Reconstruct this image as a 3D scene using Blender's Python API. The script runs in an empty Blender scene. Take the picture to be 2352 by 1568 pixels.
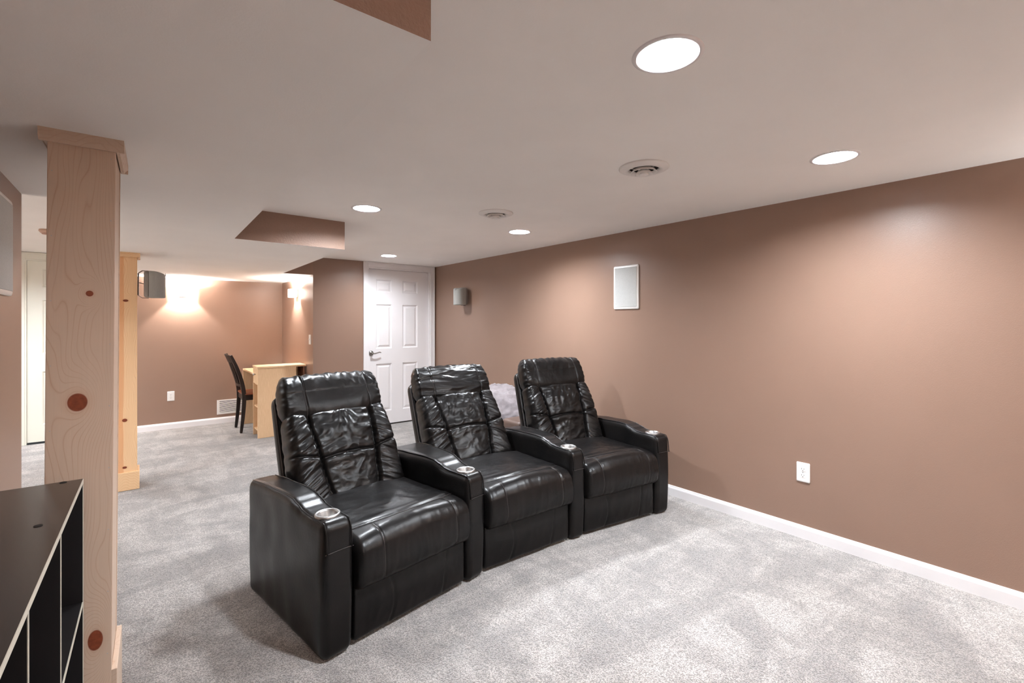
import bpy, bmesh, math, random
from math import sin, cos, pi, radians, exp, sqrt, atan2
from mathutils import Vector, noise

random.seed(7)
SC = bpy.context.scene
COL = SC.collection

# ---------------------------------------------------------------- camera
cam_d = bpy.data.cameras.new('camera')
cam_d.sensor_width = 36.0
cam_d.lens = 1075.0 / 2352.0 * 36.0
cam_d.shift_y = -44.0 / 2352.0
cam_d.clip_start = 0.02
cam = bpy.data.objects.new('camera', cam_d)
cam.location = (0, 0, 1.347)
cam.rotation_euler = (radians(90), 0, radians(-38.5))
COL.objects.link(cam)
SC.camera = cam

# ---------------------------------------------------------------- world + exposure
w = bpy.data.worlds.new('world')
w.use_nodes = True
w.node_tree.nodes['Background'].inputs[0].default_value = (0.9, 0.95, 1.0, 1)
w.node_tree.nodes['Background'].inputs[1].default_value = 0.05
SC.world = w
SC.view_settings.view_transform = 'Standard'
SC.view_settings.look = 'None'
SC.view_settings.exposure = 0.17
SC.view_settings.gamma = 1.0
SC.view_settings.use_curve_mapping = False

CAN_W = 1290.0        # emission of recessed lamps
SCONCE_W = 62.0      # watts of each sconce bulb
H = 2.12            # ceiling height
HS = 1.908          # underside of the boxed-in beam
XR = 3.245          # right wall
XL = -0.405         # left wall
YF = 5.80           # wall with the door
YB = 7.33           # back wall of the alcove
XA = 1.605          # right wall of the alcove


# ---------------------------------------------------------------- materials
def srgb(r, g, b):
    def f(c):
        c /= 255.0
        return c / 12.92 if c <= 0.04045 else ((c + 0.055) / 1.055) ** 2.4
    return (f(r), f(g), f(b), 1)


class NT:
    def __init__(s, name):
        s.m = bpy.data.materials.new(name)
        s.m.use_nodes = True
        s.t = s.m.node_tree
        s.n = s.t.nodes
        s.b = s.n['Principled BSDF']
        s.tc = None

    def node(s, kind, **kw):
        n = s.n.new(kind)
        for k, v in kw.items():
            setattr(n, k, v)
        return n

    def link(s, a, b):
        s.t.links.new(a, b)

    def coord(s, scale=(1, 1, 1), out='Object', loc=(0, 0, 0)):
        if s.tc is None:
            s.tc = s.node('ShaderNodeTexCoord')
        mp = s.node('ShaderNodeMapping')
        mp.inputs['Scale'].default_value = scale
        mp.inputs['Location'].default_value = loc
        s.link(s.tc.outputs[out], mp.inputs['Vector'])
        return mp.outputs[0]

    def noise(s, vec, scale, detail=2, rough=0.5, dist=0.0):
        n = s.node('ShaderNodeTexNoise')
        n.inputs['Scale'].default_value = scale
        n.inputs['Detail'].default_value = detail
        n.inputs['Roughness'].default_value = rough
        n.inputs['Distortion'].default_value = dist
        s.link(vec, n.inputs['Vector'])
        return n.outputs['Fac']

    def math(s, op, a, b=0.0, c=0.0, clamp=False):
        n = s.node('ShaderNodeMath', operation=op, use_clamp=clamp)
        for i, v in enumerate((a, b, c)):
            if hasattr(v, 'links'):
                s.link(v, n.inputs[i])
            else:
                n.inputs[i].default_value = v
        return n.outputs[0]

    def ramp(s, fac, stops):
        n = s.node('ShaderNodeValToRGB')
        cr = n.color_ramp
        while len(cr.elements) < len(stops):
            cr.elements.new(0.5)
        for e, (p, c) in zip(cr.elements, stops):
            e.position = p
            e.color = c
        s.link(fac, n.inputs[0])
        return n.outputs[0]

    def mix(s, fac, a, b):
        n = s.node('ShaderNodeMix', data_type='RGBA')
        for inp, v in ((n.inputs[0], fac), (n.inputs[6], a), (n.inputs[7], b)):
            if hasattr(v, 'links'):
                s.link(v, inp)
            else:
                inp.default_value = v
        return n.outputs[2]

    def bump(s, h, strength, dist, normal=None):
        n = s.node('ShaderNodeBump')
        n.inputs['Strength'].default_value = strength
        n.inputs['Distance'].default_value = dist
        s.link(h, n.inputs['Height'])
        if normal is not None:
            s.link(normal, n.inputs['Normal'])
        s.link(n.outputs[0], s.b.inputs['Normal'])
        return n.outputs[0]

    def base(s, c, rough=0.5, spec=0.5, metal=0.0):
        if hasattr(c, 'links'):
            s.link(c, s.b.inputs['Base Color'])
        else:
            s.b.inputs['Base Color'].default_value = c
        s.b.inputs['Roughness'].default_value = rough
        s.b.inputs['Specular IOR Level'].default_value = spec
        s.b.inputs['Metallic'].default_value = metal
        return s


def paint(name, c, rough, spec, bs=0.15, scale=260.0, dist=0.0015):
    m = NT(name)
    v = m.coord()
    n1 = m.noise(v, 3.0, 3)
    col = m.mix(n1, tuple(x * 0.96 for x in c[:3]) + (1,), tuple(min(1, x * 1.04) for x in c[:3]) + (1,))
    m.base(col, rough, spec)
    m.bump(m.noise(v, scale, 3, 0.6), bs, dist)
    return m.m


M_WALL = paint('brown_wall_paint', srgb(146, 118, 102), 0.33, 0.5, 0.35, 230, 0.0016)
M_SOFFIT_SIDE = paint('brown_textured_paint', srgb(154, 124, 107), 0.45, 0.4, 0.8, 90, 0.004)
M_CEIL = paint('ceiling_paint', srgb(251, 247, 243), 0.8, 0.2, 0.2, 200, 0.0015)
M_WHITE = paint('white_trim_paint', srgb(238, 234, 234), 0.35, 0.45, 0.05, 60, 0.001)
M_BEIGE = paint('beige_wall_paint', srgb(226, 208, 192), 0.6, 0.3)  # for unseen hall walls, kept pale to bounce light onto the hall ceiling
M_CREAM = paint('cream_door_paint', srgb(232, 230, 218), 0.4, 0.4, 0.05, 60, 0.001)
M_PLASTIC = paint('white_plastic', srgb(240, 236, 232), 0.3, 0.5, 0.0, 50, 0.001)


def simple(name, c, rough=0.5, spec=0.5, metal=0.0):
    m = NT(name)
    v = m.coord()
    n1 = m.noise(v, 14.0, 2)
    a = tuple(x * 0.93 for x in c[:3]) + (1,)
    b = tuple(min(1, x * 1.07) for x in c[:3]) + (1,)
    m.base(m.mix(n1, a, b), rough, spec, metal)
    return m.m


M_DARK = simple('dark_slot', srgb(24, 20, 20), 0.8, 0.2)
M_STEEL = simple('brushed_steel', srgb(186, 185, 184), 0.38, 0.5, 1.0)
M_NICKEL = simple('satin_nickel', srgb(150, 145, 138), 0.3, 0.5, 1.0)
M_BRONZE = simple('dark_bracket_metal', srgb(60, 46, 38), 0.4, 0.5, 0.6)
M_CABLE = simple('cable_rubber', srgb(40, 34, 32), 0.6)
M_CHAIRWOOD = simple('black_stained_wood', srgb(30, 20, 18), 0.35, 0.5)
M_EDGE = simple('cream_edge_banding', srgb(196, 188, 172), 0.5, 0.4)
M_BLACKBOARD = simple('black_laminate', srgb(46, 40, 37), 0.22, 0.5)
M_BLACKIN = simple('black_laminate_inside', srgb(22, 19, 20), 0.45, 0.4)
M_CAPDOT = simple('screw_cap', srgb(12, 9, 9), 0.6)


def speaker_grille(name, c):
    m = NT(name)
    v = m.coord()
    vo = m.node('ShaderNodeTexVoronoi')
    vo.inputs['Scale'].default_value = 420
    m.link(v, vo.inputs['Vector'])
    col = m.ramp(vo.outputs['Distance'], [(0.0, tuple(x * 0.6 for x in c[:3]) + (1,)), (0.5, c)])
    m.base(col, 0.55, 0.4)
    return m.m


M_GRILLE = speaker_grille('grey_speaker_grille', srgb(168, 168, 163))
M_GRILLE_L = speaker_grille('light_grey_grille', srgb(196, 196, 193))
M_GREYPL = simple('grey_plastic', srgb(140, 134, 128), 0.45)


def emitter(name, c, strength):
    m = NT(name)
    m.b.inputs['Base Color'].default_value = c
    m.b.inputs['Emission Color'].default_value = c
    m.b.inputs['Emission Strength'].default_value = strength
    return m.m


M_LAMP = emitter('lamp_glass', (0.94, 1.0, 1.07, 1), CAN_W)
M_LAMP_DIM = emitter('dimmer_lamp_glass', (0.94, 1.0, 1.07, 1), CAN_W * 0.55)
M_SHADE = emitter('frosted_shade_glass', (1.0, 0.96, 0.92, 1), 5.0)


def leather():
    m = NT('black_leather')
    v = m.coord()
    big = m.noise(v, 5.0, 3, 0.6)
    col = m.ramp(big, [(0.3, (0.0042, 0.0039, 0.0041, 1)), (0.7, (0.0095, 0.0078, 0.0073, 1))])
    m.base(col, 0.33, 0.28)
    rr = m.math('MULTIPLY_ADD', m.noise(v, 9.0, 3), 0.14, 0.24)
    m.link(rr, m.b.inputs['Roughness'])
    vo = m.node('ShaderNodeTexVoronoi')
    vo.inputs['Scale'].default_value = 330
    m.link(v, vo.inputs['Vector'])
    h = m.math('ADD', m.math('MULTIPLY', vo.outputs['Distance'], 0.5), m.noise(v, 60, 4, 0.6))
    m.bump(h, 0.22, 0.0018)
    return m.m


M_LEATHER = leather()
M_PIPING = simple('leather_seam', srgb(52, 46, 45), 0.35, 0.5)
M_BROWNL = simple('brown_leather', srgb(92, 74, 66), 0.45, 0.4)


def carpet():
    m = NT('carpet_pile')
    v = m.coord()
    vo = m.node('ShaderNodeTexVoronoi')
    vo.inputs['Scale'].default_value = 205
    vo.inputs['Randomness'].default_value = 1.0
    wv = m.node('ShaderNodeMixRGB')
    n0 = m.node('ShaderNodeTexNoise')
    n0.inputs['Scale'].default_value = 90
    m.link(v, n0.inputs['Vector'])
    add = m.node('ShaderNodeVectorMath', operation='MULTIPLY_ADD')
    m.link(n0.outputs['Color'], add.inputs[0])
    add.inputs[1].default_value = (0.012, 0.012, 0.0)
    m.link(v, add.inputs[2])
    m.link(add.outputs[0], vo.inputs['Vector'])
    m.n.remove(wv)
    fine = m.noise(v, 420, 2, 0.7)
    mid = m.noise(v, 110, 3, 0.7)
    vd = vo.outputs['Distance']
    h = m.math('ADD', m.math('MULTIPLY', m.math('SUBTRACT', 1.0, vd), 0.8), m.math('MULTIPLY', fine, 0.9))
    # tone patches where the nap leans one way or the other
    nap = m.noise(m.coord((0.9, 2.2, 1)), 1.3, 9, 0.68, 1.2)
    nap2 = m.noise(m.coord((2.6, 1.0, 1), loc=(3, 1, 0)), 2.6, 8, 0.68, 0.8)
    napf = m.math('ADD', m.math('MULTIPLY', nap, 0.6), m.math('MULTIPLY', nap2, 0.4))
    napc = m.ramp(napf, [(0.42, srgb(168, 158, 151)), (0.49, srgb(191, 181, 173)), (0.56, srgb(226, 216, 208))])
    f2 = m.math('ADD', m.math('MULTIPLY', vd, 0.9), m.math('MULTIPLY', m.math('SUBTRACT', 1.0, mid), 0.75))
    dark = m.ramp(f2, [(0.62, (1, 1, 1, 1)), (1.12, (0.34, 0.31, 0.29, 1))])  # shade in the gaps between tufts, painted into the pile colour
    mul = m.node('ShaderNodeMix', data_type='RGBA', blend_type='MULTIPLY')
    mul.inputs[0].default_value = 1.0
    m.link(napc, mul.inputs[6])
    m.link(dark, mul.inputs[7])
    m.base(mul.outputs[2], 0.95, 0.1)
    m.b.inputs['Sheen Weight'].default_value = 0.7
    m.b.inputs['Sheen Roughness'].default_value = 0.45
    m.bump(h, 0.9, 0.009)
    return m.m


M_CARPET = carpet()


def pine(name, light, dark, knots, axis=0, freq=70.0, seed=0.0, band=None):
    """knotty pine; knots = (across, z, rx, rz) in the object's own metres"""
    m = NT(name)
    if m.tc is None:
        m.tc = m.node('ShaderNodeTexCoord')
    sep = m.node('ShaderNodeSeparateXYZ')
    m.link(m.tc.outputs['Object'], sep.inputs[0])
    x = sep.outputs[axis]
    z = sep.outputs[2]
    n1 = m.noise(m.coord((3.0, 3.0, 0.55), loc=(seed, seed, seed)), 2.4, 2, 0.5)
    f = m.math('ADD', x, m.math('MULTIPLY', n1, 0.20))
    kmask = None
    halo = None
    for (kx, kz, rx, rz) in knots:
        dx = m.math('DIVIDE', m.math('SUBTRACT', x, kx), rx)
        dz = m.math('DIVIDE', m.math('SUBTRACT', z, kz), rz)
        d = m.math('SQRT', m.math('ADD', m.math('MULTIPLY', dx, dx), m.math('MULTIPLY', dz, dz)))
        dzl = m.math('MULTIPLY', dz, 0.6)
        dl = m.math('SQRT', m.math('ADD', m.math('MULTIPLY', dx, dx), m.math('MULTIPLY', dzl, dzl)))
        wgt = m.math('POWER', 2.718, m.math('MULTIPLY', m.math('MULTIPLY', dl, dl), -0.16))
        ring = m.math('MULTIPLY', d, rx * 0.55)
        f = m.math('ADD', m.math('MULTIPLY', f, m.math('SUBTRACT', 1.0, wgt)), m.math('MULTIPLY', ring, wgt))
        k = m.math('MULTIPLY', m.math('SUBTRACT', 1.08, d), 9.0, clamp=True)
        hh = m.math('MULTIPLY', m.math('SUBTRACT', 2.0, d), 0.55, clamp=True)
        kmask = k if kmask is None else m.math('MAXIMUM', kmask, k)
        halo = hh if halo is None else m.math('MAXIMUM', halo, hh)
    g = m.math('ABSOLUTE', m.math('MULTIPLY_ADD', m.math('FRACT', m.math('MULTIPLY', f, freq)), 2.0, -1.0))
    g = m.math('POWER', g, 8.0)
    fine = m.noise(m.coord((60, 60, 1.2)), 6, 3, 0.6)
    g = m.math('MULTIPLY', g, m.math('MULTIPLY_ADD', m.noise(m.coord((6, 6, 1.4)), 3, 3), 1.5, -0.15, True))
    c1 = m.mix(g, light, dark)
    if band is not None:
        wob = m.math('MULTIPLY_ADD', m.noise(m.coord((1, 1, 0.8)), 3, 2), 0.02, band - 0.01)
        c1 = m.mix(m.math('MULTIPLY', m.math('SUBTRACT', wob, x), 400.0, clamp=True), c1, m.mix(g, srgb(236, 172, 122), dark))
    streak = tuple(a * 0.80 for a in light[:3]) + (1,)
    c1 = m.mix(m.math('MULTIPLY', fine, 0.55), c1, streak)
    if kmask is not None:
        c1 = m.mix(m.math('MULTIPLY', halo, 0.55), c1, dark)
        kn = m.mix(m.noise(m.coord(), 90, 3), srgb(96, 38, 24), srgb(150, 78, 48))
        c1 = m.mix(kmask, c1, kn)
    m.base(c1, 0.5, 0.35)
    m.bump(fine, 0.08, 0.0006)
    return m.m


# ---------------------------------------------------------------- mesh helpers
def mesh_obj(name, verts, faces, mat, parent=None, smooth=False, auto=None):
    me = bpy.data.meshes.new(name)
    me.from_pydata([tuple(v) for v in verts], [], [tuple(f) for f in faces])
    me.validate()
    bm = bmesh.new()
    bm.from_mesh(me)
    bmesh.ops.recalc_face_normals(bm, faces=bm.faces)
    bm.to_mesh(me)
    bm.free()
    for mm in (mat if isinstance(mat, (list, tuple)) else [mat]):
        me.materials.append(mm)
    if smooth:
        for p in me.polygons:
            p.use_smooth = True
    if auto is not None:
        for p in me.polygons:
            p.use_smooth = True
        try:
            me.set_sharp_from_angle(angle=radians(auto))
        except Exception:
            pass
    o = bpy.data.objects.new(name, me)
    COL.objects.link(o)
    if parent is not None:
        o.parent = parent
    return o


class MB:
    def __init__(s):
        s.v = []
        s.f = []

    def add(s, vs, fs):
        b = len(s.v)
        s.v += [tuple(v) for v in vs]
        s.f += [tuple(i + b for i in f) for f in fs]
        return s

    def box(s, x0, x1, y0, y1, z0, z1):
        vs = [(x, y, z) for x in (x0, x1) for y in (y0, y1) for z in (z0, z1)]
        return s.add(vs, [(0, 1, 3, 2), (4, 6, 7, 5), (0, 4, 5, 1), (2, 3, 7, 6), (0, 2, 6, 4), (1, 5, 7, 3)])

    def prism(s, poly, z0, z1):
        n = len(poly)
        vs = [(x, y, z0) for x, y in poly] + [(x, y, z1) for x, y in poly]
        fs = [tuple(range(n)), tuple(range(n, 2 * n))] + [(i, (i + 1) % n, n + (i + 1) % n, n + i) for i in range(n)]
        return s.add(vs, fs)

    def extrude(s, prof, p0, p1, up=(0, 0, 1)):
        """profile points (out, up) swept from p0 to p1; 'out' is right of the direction"""
        p0, p1, up = Vector(p0), Vector(p1), Vector(up)
        d = (p1 - p0).normalized()
        out = d.cross(up).normalized()
        n = len(prof)
        vs = [p0 + out * a + up * b for a, b in prof] + [p1 + out * a + up * b for a, b in prof]
        fs = [tuple(range(n)), tuple(range(n, 2 * n))] + [(i, (i + 1) % n, n + (i + 1) % n, n + i) for i in range(n)]
        return s.add(vs, fs)

    def tube(s, pts, r, n=10, closed=False):
        pts = [Vector(p) for p in pts]
        m = len(pts)
        rings = []
        prev = None
        for i, p in enumerate(pts):
            if closed:
                t = pts[(i + 1) % m] - pts[i - 1]
            else:
                t = pts[min(i + 1, m - 1)] - pts[max(i - 1, 0)]
            t.normalize()
            if prev is None:
                a = Vector((0, 0, 1)) if abs(t.z) < 0.9 else Vector((1, 0, 0))
            else:
                a = prev
            u = (a - t * a.dot(t)).normalized()
            prev = u
            v = t.cross(u)
            rr = r[i] if isinstance(r, (list, tuple)) else r
            rings.append([p + (u * cos(2 * pi * k / n) + v * sin(2 * pi * k / n)) * rr for k in range(n)])
        vs = [q for ring in rings for q in ring]
        fs = []
        lim = m if closed else m - 1
        for i in range(lim):
            for k in range(n):
                a, b = i * n + k, i * n + (k + 1) % n
                c, d = ((i + 1) % m) * n + (k + 1) % n, ((i + 1) % m) * n + k
                fs.append((a, b, c, d))
        if not closed:
            fs.append(tuple(range(n)))
            fs.append(tuple(range((m - 1) * n, m * n)))
        return s.add(vs, fs)

    def lathe(s, prof, c, n=40, axis='z', cap=True):
        cx, cy, cz = c
        vs = []
        for r, h in prof:
            for k in range(n):
                a = 2 * pi * k / n
                if axis == 'z':
                    vs.append((cx + r * cos(a), cy + r * sin(a), cz + h))
                elif axis == 'x':
                    vs.append((cx + h, cy + r * cos(a), cz + r * sin(a)))
                else:
                    vs.append((cx + r * cos(a), cy + h, cz + r * sin(a)))
        fs = []
        for i in range(len(prof) - 1):
            for k in range(n):
                fs.append((i * n + k, i * n + (k + 1) % n, (i + 1) * n + (k + 1) % n, (i + 1) * n + k))
        if cap:
            fs.append(tuple(range(n)))
            fs.append(tuple(range((len(prof) - 1) * n, len(prof) * n)))
        return s.add(vs, fs)

    def build(s, name, mat, parent=None, **kw):
        return mesh_obj(name, s.v, s.f, mat, parent, **kw)


def bevel(o, wd=0.004, seg=2):
    md = o.modifiers.new('bevel', 'BEVEL')
    md.width = wd
    md.segments = seg
    md.limit_method = 'ANGLE'
    md.angle_limit = radians(40)
    return o


def round_box(size, radii, n, fn=None):
    """closed rounded box centred at 0; n = subdivisions per axis; fn maps a normalised point"""
    sx, sy, sz = [a / 2 for a in size]
    rx, ry, rz = radii
    nx, ny, nz = n

    def spread(i, k, h, r):
        # more samples inside the rounded rim
        t = i / k * 2 - 1
        return h * t
    idx = {}
    vs = []

    def vid(i, j, k):
        key = (i, j, k)
        if key in idx:
            return idx[key]
        p = [spread(i, nx, sx, rx), spread(j, ny, sy, ry), spread(k, nz, sz, rz)]
        q = [max(-(h - r), min(h - r, a)) for a, h, r in zip(p, (sx, sy, sz), (rx, ry, rz))]
        d = [(a - b) / r if r > 0 else 0 for a, b, r in zip(p, q, (rx, ry, rz))]
        L = sqrt(sum(a * a for a in d))
        if L > 1e-9:
            p = [b + r * a / L for a, b, r in zip(d, q, (rx, ry, rz))]
        idx[key] = len(vs)
        vs.append(tuple(p))
        return idx[key]
    fs = []
    for i in range(nx):
        for j in range(ny):
            for k in (0, nz):
                fs.append((vid(i, j, k), vid(i + 1, j, k), vid(i + 1, j + 1, k), vid(i, j + 1, k)))
    for i in range(nx):
        for k in range(nz):
            for j in (0, ny):
                fs.append((vid(i, j, k), vid(i + 1, j, k), vid(i + 1, j, k + 1), vid(i, j, k + 1)))
    for j in range(ny):
        for k in range(nz):
            for i in (0, nx):
                fs.append((vid(i, j, k), vid(i, j + 1, k), vid(i, j + 1, k + 1), vid(i, j, k + 1)))
    if fn:
        vs = [fn(Vector(p)) for p in vs]
    return vs, fs


def thing(name, label, cat, loc=(0, 0, 0), rz=0.0, group=None):
    o = bpy.data.objects.new(name, None)
    o.empty_display_size = 0.1
    o.location = loc
    o.rotation_euler = (0, 0, rz)
    COL.objects.link(o)
    o['label'] = label
    o['category'] = cat
    if group:
        o['group'] = group
    return o


def struct(o, label=None):
    o['kind'] = 'structure'
    if label:
        o['label'] = label
    return o


def copy_tree(o, parent=None):
    c = o.copy()
    COL.objects.link(c)
    if parent is not None:
        c.parent = parent
    for ch in list(o.children):
        copy_tree(ch, c)
    return c


# ================================================================ THE ROOM
CANS = [(1.195, 0.78), (2.548, 0.775), (1.205, 3.10), (2.54, 3.09), (2.262, 5.14), (-0.93, 6.03), (-1.6, 4.0), (-1.7, 6.03)]  # last two are out of view, added to brighten the side hall
CANR = 0.082
XMIN, XMAX, YMIN, YMAX = -2.6, XR, -2.8, YB


def ceiling_mesh():
    q = 0.11
    xs = sorted(set([XMIN, XMAX] + [round(c[0] + s * q, 4) for c in CANS for s in (-1, 1)]))
    ys = sorted(set([YMIN, YMAX] + [round(c[1] + s * q, 4) for c in CANS for s in (-1, 1)]))
    mb = MB()
    for i in range(len(xs) - 1):
        for j in range(len(ys) - 1):
            cx, cy = (xs[i] + xs[i + 1]) / 2, (ys[j] + ys[j + 1]) / 2
            hole = None
            for c in CANS:
                if abs(cx - c[0]) < q and abs(cy - c[1]) < q:
                    hole = c
            if hole is None:
                mb.add([(xs[i], ys[j], H), (xs[i + 1], ys[j], H), (xs[i + 1], ys[j + 1], H), (xs[i], ys[j + 1], H)], [(0, 1, 2, 3)])
    for c in CANS:
        n = 48
        vs = []
        for k in range(n):
            a = 2 * pi * k / n
            s = q / max(abs(cos(a)), abs(sin(a)))
            vs.append((c[0] + s * cos(a), c[1] + s * sin(a), H))
        for k in range(n):
            a = 2 * pi * k / n
            vs.append((c[0] + CANR * cos(a), c[1] + CANR * sin(a), H))
        mb.add(vs, [(k, (k + 1) % n, n + (k + 1) % n, n + k) for k in range(n)])
    return mb


struct(ceiling_mesh().build('ceiling', M_CEIL))
struct(MB().box(XMIN, XMAX, YMIN, YMAX, -0.05, 0.0).build('floor', M_CARPET))

# boxed-in beam: white underside, brown sides
poly = [(XL, 0.832), (0.455, 0.832), (0.497, 3.61), (1.238, 3.63), (1.282, YF), (XA, YF), (XA, YB), (-0.27, YB), (-0.27, 2.94), (XL, 2.94)]
mb = MB().prism(poly, HS, H)
so = mb.build('ceiling_beam', [M_SOFFIT_SIDE, M_CEIL])
for p in so.data.polygons:
    if abs(p.normal.z) > 0.5:
        p.material_index = 1
struct(so)

T = 0.12
struct(MB().box(XR, XR + T, YMIN, YF + T, 0, H).build('wall_right', M_WALL))
struct(MB().box(XL - T, XL, YMIN, 2.94, 0, H).build('wall_left', M_WALL))
struct(MB().box(XL, XR, YMIN - T, YMIN, 0, H).build('wall_near', M_WALL))
DX0, DX1, DZ = 2.270, 3.165, 2.052
struct(MB().box(XA + T, DX0, YF, YF + T, 0, H).box(DX0, DX1, YF, YF + T, DZ, H).box(DX1, XR, YF, YF + T, 0, H)
       .build('wall_far', M_WALL))
struct(MB().box(XA, XA + T, YF, YB, 0, H).build('wall_alcove_right', M_WALL))
D2X0, D2X1 = -0.985, -0.205
struct(MB().box(D2X1, XA + T, YB, YB + T, 0, H).box(XMIN, D2X0, YB, YB + T, 0, H).box(D2X0, D2X1, YB, YB + T, 2.04, H)
       .build('wall_back', M_WALL))
struct(MB().box(XMIN - T, XMIN, 2.94, YB, 0, H).build('wall_hall_left', M_BEIGE))
struct(MB().box(XMIN, XL - T, 2.94 - T, 2.94, 0, H).build('wall_hall_near', M_BEIGE))
# closes the dark space behind the right-hand door
struct(MB().box(DX0 - 0.1, DX1 + 0.1, YF + T + 0.02, YF + T + 0.04, 0, H).build('wall_behind_door', M_WALL))


# baseboards
BP = [(0.0, 0.0), (0.0135, 0.0), (0.0135, 0.058), (0.011, 0.066), (0.0085, 0.069), (0.0065, 0.077), (0.0, 0.079)]


def baseboard(name, p0, p1):
    o = MB().extrude(BP, (p0[0], p0[1], 0), (p1[0], p1[1], 0)).build(name, M_WHITE)
    return struct(o)


baseboard('baseboard_right', (XR, YF), (XR, YMIN))
baseboard('baseboard_back', (D2X1 + 0.075, YB), (XA, YB))
baseboard('baseboard_alcove', (XA, YB), (XA, YF))
baseboard('baseboard_far', (XA + 0.002, YF), (2.212, YF))
baseboard('baseboard_left', (XL, YMIN), (XL, 2.94))
baseboard('baseboard_hall', (XMIN, YB), (D2X0 - 0.075, YB))


# ---------------------------------------------------------------- doors
def door_slab(mb, x0, x1, z0, z1, y, panels, th=0.035):
    """front face (towards -y) cut into cells, the six panels moulded"""
    xs = sorted(set([x0, x1] + [v for p in panels for v in p[:2]]))
    zs = sorted(set([z0, z1] + [v for p in panels for v in p[2:]]))
    for i in range(len(xs) - 1):
        for j in range(len(zs) - 1):
            cx, cz = (xs[i] + xs[i + 1]) / 2, (zs[j] + zs[j + 1]) / 2
            if any(p[0] < cx < p[1] and p[2] < cz < p[3] for p in panels):
                continue
            mb.add([(xs[i], y, zs[j]), (xs[i + 1], y, zs[j]), (xs[i + 1], y, zs[j + 1]), (xs[i], y, zs[j + 1])], [(0, 1, 2, 3)])
    for (a, b, c, d) in panels:
        loops = [(0, 0), (0.005, 0.003), (0.013, 0.014), (0.022, 0.015), (0.046, 0.003)]
        vs = []
        for ins, dep in loops:
            vs += [(a + ins, y + dep, c + ins), (b - ins, y + dep, c + ins), (b - ins, y + dep, d - ins), (a + ins, y + dep, d - ins)]
        fs = []
        for l in range(len(loops) - 1):
            for k in range(4):
                fs.append((l * 4 + k, l * 4 + (k + 1) % 4, (l + 1) * 4 + (k + 1) % 4, (l + 1) * 4 + k))
        n = (len(loops) - 1) * 4
        fs.append((n, n + 1, n + 2, n + 3))
        mb.add(vs, fs)
    yb = y + th
    mb.add([(x0, y, z0), (x1, y, z0), (x1, y, z1), (x0, y, z1), (x0, yb, z0), (x1, yb, z0), (x1, yb, z1), (x0, yb, z1)],
           [(0, 1, 5, 4), (1, 2, 6, 5), (2, 3, 7, 6), (3, 0, 4, 7), (4, 5, 6, 7)])
    return mb


def casing(name, x0, x1, ztop, yw, wdt, mat, parent, top=None):
    """mitred flat casing with a stepped outer lip around an opening"""
    mb = MB()
    zt = ztop + wdt if top is None else top
    for (a, b, c, d) in ((x0 - wdt, x0, 0, zt), (x1, x1 + wdt, 0, zt), (x0, x1, ztop, zt)):
        mb.box(a, b, yw - 0.012, yw, c, d)
    lip = 0.018
    mb.box(x0 - wdt, x0 - wdt + lip, yw - 0.018, yw - 0.012, 0, zt)
    mb.box(x1 + wdt - lip, x1 + wdt, yw - 0.018, yw - 0.012, 0, zt)
    mb.box(x0 - wdt + lip, x1 + wdt - lip, yw - 0.018, yw - 0.012, zt - lip, zt)
    o = mb.build(name, mat, parent)
    bevel(o, 0.003, 2)
    return o


# door 1, white, beside the right wall
door1 = bpy.data.objects.new('door_1', None)
door1.location = (0, 0, 0)
COL.objects.link(door1)
struct(door1, 'white six panel door in the far corner beside the long brown wall')
PX = [(2.392, 2.612), (2.762, 2.985)]
PZ = [(1.735, 1.905), (1.005, 1.582), (0.185, 0.808)]
slab = MB()
door_slab(slab, DX0 + 0.018, DX1 - 0.018, 0.02, DZ - 0.018, YF + 0.035, [(a, b, c, d) for a, b in PX for c, d in PZ])
slab.build('door_slab', M_WHITE, door1)
MB().box(DX0, DX0 + 0.016, YF - 0.002, YF + T, 0, DZ).box(DX1 - 0.016, DX1, YF - 0.002, YF + T, 0, DZ) \
    .box(DX0 + 0.016, DX1 - 0.016, YF - 0.002, YF + T, DZ - 0.016, DZ).build('door_jamb', M_WHITE, door1)
casing('door_casing', DX0, DX1, DZ, YF, 0.060, M_WHITE, door1, top=H - 0.002).location = (0, 0, 0)
hd = MB().lathe([(0.033, 0.0), (0.033, -0.006), (0.026, -0.014), (0.011, -0.016), (0.011, -0.045), (0.014, -0.048), (0.002, -0.052)],
                (2.325, YF + 0.035, 0.95), 28, 'y')
hd.tube([(2.325, YF - 0.006, 0.95), (2.36, YF - 0.012, 0.947), (2.395, YF - 0.015, 0.956), (2.425, YF - 0.012, 0.962), (2.445, YF - 0.006, 0.955)],
        [0.009, 0.008, 0.007, 0.007, 0.005], 10)
ho = hd.build('door_handle', M_NICKEL, door1, smooth=True)
ho['label'] = 'satin nickel lever handle'

# door 2, cream, seen through the gap on the left
door2 = bpy.data.objects.new('door_2', None)
COL.objects.link(door2)
struct(door2, 'cream six panel door seen in the gap left of the near post')
slab = MB()
P2X = [(-0.852, -0.645), (-0.545, -0.338)]
P2Z = [(1.74, 1.94), (0.998, 1.60), (0.205, 0.80)]
door_slab(slab, D2X0 + 0.015, D2X1 - 0.015, 0.02, 2.027, YB + 0.02, [(a, b, c, d) for a, b in P2X for c, d in P2Z])
slab.build('door_slab', M_CREAM, door2)
MB().box(D2X0, D2X0 + 0.013, YB - 0.002, YB + T, 0, 2.04).box(D2X1 - 0.013, D2X1, YB - 0.002, YB + T, 0, 2.04) \
    .box(D2X0 + 0.013, D2X1 - 0.013, YB - 0.002, YB + T, 2.028, 2.04).build('door_jamb', M_CREAM, door2)
casing('door_casing', D2X0, D2X1, 2.04, YB, 0.062, M_CREAM, door2, top=H - 0.004)


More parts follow.
